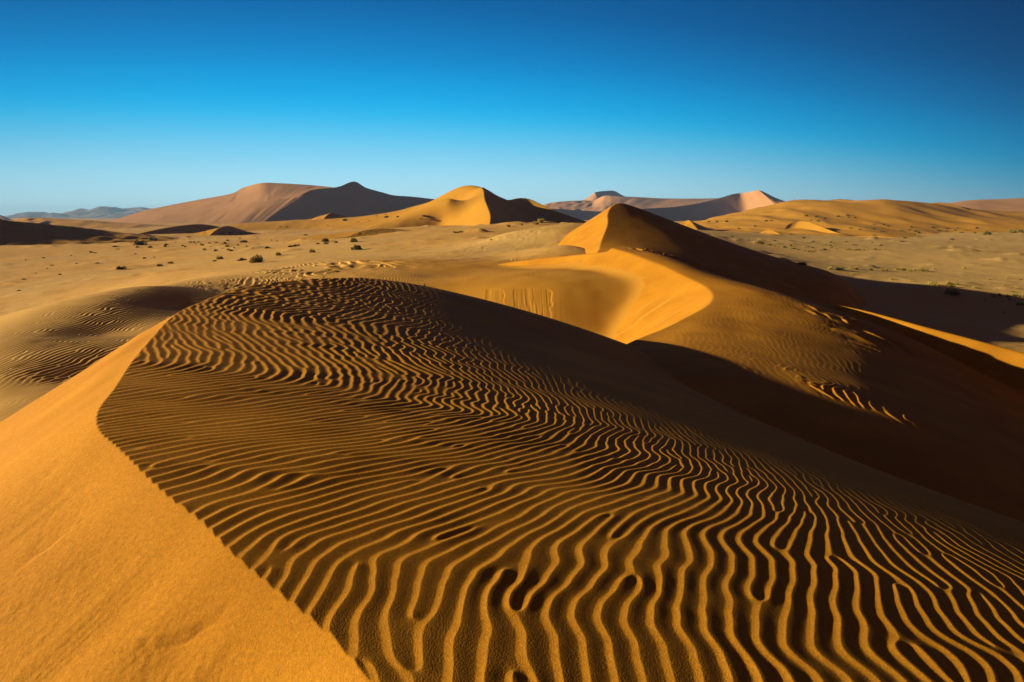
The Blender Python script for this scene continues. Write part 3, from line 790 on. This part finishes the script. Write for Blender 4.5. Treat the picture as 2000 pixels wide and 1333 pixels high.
# ------------------------------------------------------------------ shrubs and grass
def leaf_mat(name, c, c2):
    m = bpy.data.materials.new(name); m.use_nodes = True
    t = m.node_tree; p = t.nodes['Principled BSDF']; p.inputs['Roughness'].default_value = 0.7; p.inputs['Specular IOR Level'].default_value = 0.15
    g = N(t, 'ShaderNodeNewGeometry'); mx = N(t, 'ShaderNodeMix', data_type='RGBA')
    mx.inputs[6].default_value = (*c, 1); mx.inputs[7].default_value = (*c2, 1)
    t.links.new(g.outputs['Random Per Island'], mx.inputs[0]); t.links.new(mx.outputs[2], p.inputs['Base Color'])
    return m


LEAF = {'green': leaf_mat('dark_green_leaves', (0.055, 0.075, 0.018), (0.13, 0.13, 0.03)),
        'olive': leaf_mat('olive_leaves', (0.20, 0.17, 0.03), (0.34, 0.27, 0.05)),
        'yellow': leaf_mat('yellow_grass', (0.42, 0.34, 0.06), (0.60, 0.48, 0.10)),
        'dry': leaf_mat('dry_twigs', (0.16, 0.10, 0.04), (0.25, 0.16, 0.07))}


def blades(name, mat, n, h, seed, spread=1.0, lenr=(0.10, 0.22), wid=0.035, dome=True, stems=False, lumps=5):
    """a plant one unit wide: many narrow leaves through a lumpy dome, or blades that fan up from the ground"""
    r = random.Random(seed); v, f = [], []
    lp = [(r.uniform(-0.3, 0.3), r.uniform(-0.3, 0.3), r.uniform(0.55, 1.0)) for _ in range(lumps)]
    for _ in range(n):
        if stems:
            a = r.uniform(0, 2 * pi); s = r.uniform(0.2, 0.9)
            b = Vector((r.uniform(-0.1, 0.1), r.uniform(-0.1, 0.1), -0.03)); d = Vector((cos(a) * s, sin(a) * s, r.uniform(0.4, 1.2))).normalized(); l = h * r.uniform(0.5, 0.95); w = 0.014
        elif dome:
            lx, ly, lh = r.choice(lp)
            while True:
                x, y, z = r.uniform(-1, 1), r.uniform(-1, 1), r.uniform(0, 1)
                if x * x + y * y + z * z <= 1 and (r.random() < 0.35 + 0.65 * (x * x + y * y + z * z)): break
            k = 0.26
            b = Vector((lx + x * k, ly + y * k, max(-0.02, z * h * lh * 0.95 - 0.03)))
            d = Vector((lx + x * k * 1.4 + r.gauss(0, 0.12), ly + y * k * 1.4 + r.gauss(0, 0.12), 0.12 + z * 0.6 + r.gauss(0, 0.15))).normalized(); l = r.uniform(*lenr) * (0.6 + 0.4 * lh); w = wid
        else:
            a = r.uniform(0, 2 * pi); q_ = math.sqrt(r.random()) * 0.32
            b = Vector((cos(a) * q_, sin(a) * q_, -0.03)); s = r.uniform(0.05, 0.7) * spread
            a2 = a + r.gauss(0, 0.6); d = Vector((cos(a2) * s, sin(a2) * s, 1)).normalized(); l = h * r.uniform(0.5, 1.0); w = wid * 0.6
        sd_ = d.cross(Vector((r.gauss(0, 1), r.gauss(0, 1), r.gauss(0, 1)))).normalized() * w
        mid = b + d * l * 0.55 + Vector((0, 0, 0.02 * l)); tip = b + d * l + Vector((0, 0, -0.10 * l))
        i = len(v); v += [tuple(b - sd_ * 0.5), tuple(b + sd_ * 0.5), tuple(mid + sd_), tuple(mid - sd_), tuple(tip)]
        f += [(i, i + 1, i + 2, i + 3), (i + 3, i + 2, i + 4)]
    me = bpy.data.meshes.new(name); me.from_pydata(v, [], f); me.update(); me.materials.append(LEAF[mat])
    return me


BM = {'d': [blades('round_shrub', 'olive', 420, 0.62, s, lumps=6) for s in (1, 2, 3)],
      'k': [blades('dark_shrub', 'green', 380, 0.48, s, lumps=5) for s in (4, 5, 6)],
      'f': [blades('flat_shrub', 'green', 300, 0.26, s, lumps=7) for s in (7, 8, 9)],
      'y': [blades('yellow_shrub', 'yellow', 380, 0.60, s, lumps=5) for s in (10, 11, 12)],
      't': [blades('grass_tuft', 'yellow', 260, 0.85, s, dome=False) for s in (13, 14)]}
NM = {'d': 'round_shrub', 'k': 'dark_shrub', 'f': 'flat_shrub', 'y': 'yellow_shrub', 't': 'grass_tuft'}
STEM = blades('stems', 'dry', 46, 0.6, 20, stems=True)
dg = bpy.context.evaluated_depsgraph_get()
TARGETS = [o for o in COL.objects if o.type == 'MESH' and o.name.split('.')[0] in ('desert_plain', 'sand_saddle', 'amber_slope', 'tall_dune', 'ridge_dune', 'small_dune', 'low_dune')]
bpy.context.view_layer.update()


def hit(px, py):
    d = Vector(P(px, py, 1.0)).normalized(); o0 = Vector((0, 0, EYE)); best = None
    for o in TARGETS:
        ok, loc, nor, _ = o.ray_cast(o0 + d * 10, d)
        if ok and (best is None or (loc - o0).length < (best - o0).length): best = loc
    return best


rb = random.Random(5)


def shrub(px, py, w, kind, label, group, big=False):
    p = hit(px, py)
    if p is None: print('no ground for', px, py); return
    size = w * p.y / F * 1.08
    me = rb.choice(BM[kind])
    rz = rb.uniform(0, 6.28); s = (size, size, size * rb.uniform(0.85, 1.15))
    if big:
        o = bpy.data.objects.new(NM[kind], None); COL.objects.link(o); o.empty_display_size = 0.2
        for nm, dat in (('foliage', me), ('stems', STEM)):
            c = bpy.data.objects.new(nm, dat); COL.objects.link(c); c.parent = o
    else:
        o = bpy.data.objects.new(NM[kind], me); COL.objects.link(o)
    o.location = p; o.rotation_euler = (0, 0, rz); o.scale = s
    o['label'] = label; o['category'] = 'grass tuft' if kind == 't' else 'shrub'
    if group: o['group'] = group
    return o


LP = 'shrubs on the left plain'
for e in [
    (505.6, 513, 25, 'd', 'largest round yellow-green shrub on the left plain, with a long shadow on its right', True),
    (544, 499.5, 12, 'd', 'round yellow-green shrub just right of and behind the largest round shrub', False),
    (473, 509.5, 17, 'f', 'low flat dark shrub just left of the largest round shrub', True),
    (429, 507, 10, 'd', 'small upright yellowish shrub left of the low flat dark shrub', False),
    (419, 511, 8, 'f', 'thin flat dark mat of plants at the foot of the small yellowish shrub', False),
    (275, 479, 18, 'k', 'nearer of the two wide dark shrubs at the far left of the plain', True),
    (300, 471, 19, 'k', 'farther of the two wide dark shrubs at the far left, low and spreading', True),
    (237.7, 526.5, 14, 'k', 'olive-dark shrub nearest the rippled apron, alone on smooth sand', True),
    (313, 520.5, 12, 'k', 'left one of a pair of small shrubs on smooth sand', False),
    (332.7, 515.5, 9, 'd', 'right one of a pair of small shrubs on smooth sand', False),
    (476, 457.5, 10, 'k', 'tall dark green bush below the end of the big blue-shaded dune crest', False),
    (450.7, 455.8, 7, 'k', 'small green bush left of the tall dark green bush', False),
    (433.6, 456, 7, 'f', 'flat green bush at the left end of the row under the small twin dunes', False),
    (477.7, 474, 10, 'k', 'dark green bush in the middle of the scatter, straight below the tall bush', False),
    (523.6, 485.3, 11, 'f', 'flat dark green shrub above and right of the largest round shrub', False),
    (571, 482.5, 14, 'f', 'long low shrub whose right end touches a taller shrub', False),
    (580, 481, 9, 'k', 'taller dark shrub at the right end of the long low shrub', False),
    (611, 493.5, 11, 'd', 'small olive shrub between the long low shrub and the wide dark one nearer the bowl', False),
    (697, 488.5, 21, 'k', 'wide dark shrub in front, right of the middle of the plain', True),
    (691.5, 473, 13, 'd', 'tufted olive shrub straight behind the wide dark shrub', False),
    (635.6, 472.5, 15, 'k', 'bushy dark green shrub with a yellower one at its foot', True),
    (636.5, 477.5, 10, 'd', 'yellower shrub at the foot of the bushy dark green shrub', False),
    (622, 477, 8, 'f', 'flat grey-green mat left of the yellower shrub', False),
    (655.5, 475, 7, 'd', 'tiny olive tuft right of the yellower shrub', False),
    (597, 460, 7, 'f', 'lone dark tuft on smooth sand left of the low dune in the middle', False),
    (674, 431.5, 8, 'k', 'dark green bush at the right foot of the small pointed dune', False),
    (324.6, 479.3, 8, 'k', 'small dark bush right of the nearer wide dark shrub', False),
    (294, 484.5, 8, 'k', 'small dark bush just below the farther wide dark shrub', False),
    (368, 464, 7, 'f', 'small dark tuft at the foot of the left small twin dune', False),
    (226, 482.5, 8, 'f', 'small flat tuft left of the nearer wide dark shrub', False),
    (47, 546.5, 7, 'f', 'dark tuft nearest the left edge, on the smooth sand behind the trough', False),
    (451.6, 491, 8, 'k', 'right one of two touching dark tufts below the scatter', False),
    (445, 489, 6, 'd', 'left one of two touching tufts below the scatter, yellower', False),
]:
    shrub(e[0], e[1], e[2], e[3], e[4], LP, e[5])
for px, py, w in [(268, 484, 6), (322, 482.5, 6), (447, 458.7, 5), (468.7, 466, 5), (470.5, 474, 5), (357, 481, 5), (372, 474, 5), (379.5, 474, 5), (383, 477, 3), (387.7, 474, 4), (393, 477, 3), (395, 480, 6), (409, 476, 4), (422, 475, 5), (439, 476, 5),
                  (445, 471, 5), (400, 489, 6), (421, 491, 7), (443.5, 482, 6), (465, 480, 5), (482, 482, 4), (494, 485, 5), (302, 503, 5), (283, 505.5, 6), (503, 465, 3), (264, 497, 5), (230.5, 487.5, 5), (435, 486, 3), (412, 482, 3), (362, 483, 4), (505, 478, 3), (457, 485, 4), (343, 474, 3), (530, 470, 3), (541, 472, 3), (555, 475, 3)]:
    shrub(px, py, w, rb.choice('kkdf'), 'tiny dark tuft in the scatter between the wide dark shrubs and the largest round shrub', 'tiny tufts in the close scatter')
for px, py, w in [(178, 493.5, 6), (185.5, 495, 5), (85.5, 504.6, 4), (101, 519, 6), (150, 515.4, 5), (190, 514.5, 7), (117, 537.4, 5), (70, 534, 4), (37, 568, 6), (50.4, 508.6, 3), (210, 507, 3), (64, 520, 3), (139, 500, 3), (92, 525, 3)]:
    shrub(px, py, w, rb.choice('kf'), 'tiny dark tuft standing apart on the open sand at the far left', 'lone tiny tufts at the far left')
DS = 'shrubs on the slope of the tall dune'
for e in [(755, 425.5, 7, 'k', 'left one of two dark tufts on the long lit slope of the tall dune'), (777, 425, 6, 'k', 'right one of two dark tufts on the long lit slope of the tall dune'),
          (828, 423.5, 9, 'k', 'wider tuft of the pair high on the lit slope of the tall dune'), (836, 423, 6, 'f', 'flat tuft touching the right of the wider one high on the lit slope'),
          (843.6, 430, 6, 'k', 'small dark tuft just below the pair high on the lit slope')]:
    shrub(e[0], e[1], e[2], e[3], e[4], DS)
for px, py, w in [(822, 428, 4), (736, 422.5, 4), (753.6, 419, 4), (700, 433, 3), (722, 431, 3), (640, 441, 3), (618, 442, 3), (790, 432, 3), (560, 444, 4), (548, 443.5, 4)]:
    shrub(px, py, w, 'f', 'tiny tuft dotted along the long lit slope left of the tall dune', 'tiny tufts on the lit slope')
for e in [(888, 454.5, 8, 'f', 'flat dark tuft at the left foot of the bright face of the tall dune'), (898.5, 454, 9, 'f', 'darker flat tuft at the foot of the bright face, beside another'),
          (992.5, 443.6, 9, 't', 'small yellow grass tuft on the crest before the dark side of the tall dune'), (1018.6, 440.5, 6, 't', 'tiniest yellow grass tuft on the crest, between two others'),
          (1046.5, 439, 11, 't', 'yellow grass clump with dark base left of the tallest clump on the crest'), (1055.6, 436, 12, 't', 'tallest yellow grass clump on the crest left of the ridge dune'), (959, 469.5, 4, 't', 'single tiny yellow tuft on the grey lumpy sand before the tall dune')]:
    shrub(e[0], e[1], e[2], e[3], e[4], 'plants along the crest before the tall dune')
PS = 'shrubs between the ridge dune and the pan'
for e in [
    (1567, 518, 14, 'k', 'dark green bush on the shaded edge of the ridge dune, against the pan', True),
    (1619.5, 526.5, 11, 'y', 'low yellow shrub left of the darkest bush in the row along the pan', False), (1642, 528, 17, 'k', 'darkest and widest bush in the row along the pan', True),
    (1660, 526, 8, 'y', 'small yellow shrub just right of the darkest bush in the row', False), (1671, 526, 10, 'y', 'round yellow shrub with a dark shadow side, third of the row along the pan', False),
    (1701, 528.5, 7, 'd', 'lone small round shrub in the gap of the row along the pan', False), (1723, 529.5, 7, 'y', 'left one of two yellow shrubs after the gap in the row', False), (1729.5, 529, 9, 'y', 'taller right one of two yellow shrubs after the gap in the row', False),
    (1754.5, 528, 10, 'y', 'first yellow shrub of the dense group in the row along the pan', False), (1765, 528.5, 10, 'y', 'second yellow shrub of the dense group in the row', False), (1775.5, 530.5, 11, 'y', 'tallest bright yellow shrub of the dense group in the row', False),
    (1785.5, 528.5, 7, 'y', 'small shrub right of the tallest bright yellow one in the row', False), (1798, 530, 11, 'y', 'last but one yellow shrub at the right end of the row', False), (1807, 531, 11, 'd', 'last shrub at the right end of the row, nearest the viewer', False),
    (1823, 527, 6, 'y', 'tiny yellow tuft beyond the right end of the row', False), (1739.5, 547, 8, 'y', 'pointed yellow shrub on the slope below the row, by the shadow edge', False), (1748, 547.5, 4, 'y', 'tiny tuft at the right of the pointed yellow shrub', False),
    (1665, 536, 5, 'y', 'tiny yellow tuft below the round yellow shrub with a shadow side', False), (1882, 525.5, 8, 'y', 'low yellow tuft alone out on the open pan', False), (1781, 551, 5, 'y', 'tiny pale tuft on the shadow edge below the dense group', False),
    (1820, 557, 14, 'y', 'wide yellow shrub left of the cluster above the biggest one', False), (1833.6, 559, 9, 'y', 'small yellow shrub touching the right of a wide yellow one', False),
    (1853, 557, 12, 'y', 'left shrub of the cluster of three behind the biggest yellow-green one', False), (1865, 557, 10, 'y', 'right and tallest shrub of the cluster of three behind the biggest one', False), (1860, 562, 11, 'd', 'front, darker shrub of the cluster of three behind the biggest one', False),
    (1857, 576, 21, 'd', 'biggest yellow-green shrub on the right, at the edge of the big shadow', True),
    (1903, 563, 7, 'y', 'lone yellow shrub in front of the little dark-sided dune on the pan', False), (1994, 597, 12, 'd', 'green-yellow shrub at the right edge of the picture above the shadow', False),
]:
    shrub(e[0], e[1], e[2], e[3], e[4], PS, e[5])
for px, py, w in [(1939, 580, 8), (1952.5, 579, 9), (1968, 580, 8), (1985, 579, 9), (1996, 580, 7), (1960.6, 611, 5), (1965, 545, 7), (1977.7, 571, 5), (1971, 586, 6), (1959, 558, 5), (1945, 583, 4), (1925, 588, 4), (1958, 590, 4), (1978, 576, 4), (1932, 547, 4), (1945, 566, 3), (1985, 563, 4)]:
    shrub(px, py, w, rb.choice('yyd'), 'small yellow tuft on the flat near the right edge beyond the shadow tip', 'small tufts near the right edge')
AS = [(1575, 423), (1595.5, 424.5), (1611, 428), (1637, 424), (1655, 422), (1658, 425), (1670, 426), (1583.5, 431), (1598.5, 433), (1496, 433), (1507, 432), (1662, 447), (1680, 449), (1706.5, 439), (1726, 440), (1706.5, 448.5), (1709, 460), (1759, 452), (1735, 443), (1724, 453),
      (1570, 466), (1544.5, 459), (1485, 474), (1779.5, 445), (1778, 450), (1789, 453), (1795, 456), (1786, 459), (1821.5, 445.5), (1849, 447), (1869.5, 446), (1865, 451), (1833.5, 452), (1849, 452), (1908.5, 447), (1886, 450.5), (1877, 455), (1904, 456), (1860, 468.7), (1768, 466), (1420, 434), (1385, 434), (1400, 434.5), (1445, 447), (1475, 443), (1440, 470), (1462, 470), (1430, 463)]
for px, py in AS:
    shrub(px, py, rb.uniform(4.5, 7), rb.choice('kkdf'), 'small dark tuft dotted over the amber slope on the right', 'tufts on the amber slope')
shrub(1929.5, 459, 13, 'd', 'wide green shrub at the foot of the amber slope near the right edge', 'shrubs at the foot of the amber slope')
shrub(1977.5, 455.5, 15, 'd', 'long green shrub line at the far right foot of the amber slope', 'shrubs at the foot of the amber slope')
shrub(1992.5, 454.5, 11, 'd', 'green shrub at the very right end of the foot of the amber slope', 'shrubs at the foot of the amber slope')
for i in range(85):
    px = rb.uniform(1475, 1730); lo = 470 + 10 * abs(rb.random()); py = min(lo + rb.uniform(0, 22), 463 + 0.16 * (px - 1400) if px < 1600 else 489)
    shrub(px, py, rb.uniform(3, 5.5), rb.choice('yydk'), 'tiny yellow-green tuft in the scrub belt between amber slope and pan', 'tufts in the scrub belt')
# ------------------------------------------------------------------ the air
hz = bpy.data.meshes.new('haze')
B = [(-6000, 6000), (-300, 6600), (-60, 92)]
vv = [(B[0][i], B[1][j], B[2][k]) for i in (0, 1) for j in (0, 1) for k in (0, 1)]
hz.from_pydata(vv, [], [(0, 1, 3, 2), (4, 6, 7, 5), (0, 4, 5, 1), (2, 3, 7, 6), (0, 2, 6, 4), (1, 5, 7, 3)]); hz.update()
hm = bpy.data.materials.new('dusty_air'); hm.use_nodes = True
hm.node_tree.nodes.clear()
ho = hm.node_tree.nodes.new('ShaderNodeOutputMaterial'); hv = hm.node_tree.nodes.new('ShaderNodeVolumePrincipled')
hv.inputs['Color'].default_value = (0.38, 0.66, 1.0, 1); hv.inputs['Density'].default_value = HAZE; hv.inputs['Anisotropy'].default_value = 0.1
hm.node_tree.links.new(hv.outputs[0], ho.inputs['Volume'])
hz.materials.append(hm)
hzo = bpy.data.objects.new('haze', hz); COL.objects.link(hzo); hzo['kind'] = 'stuff'
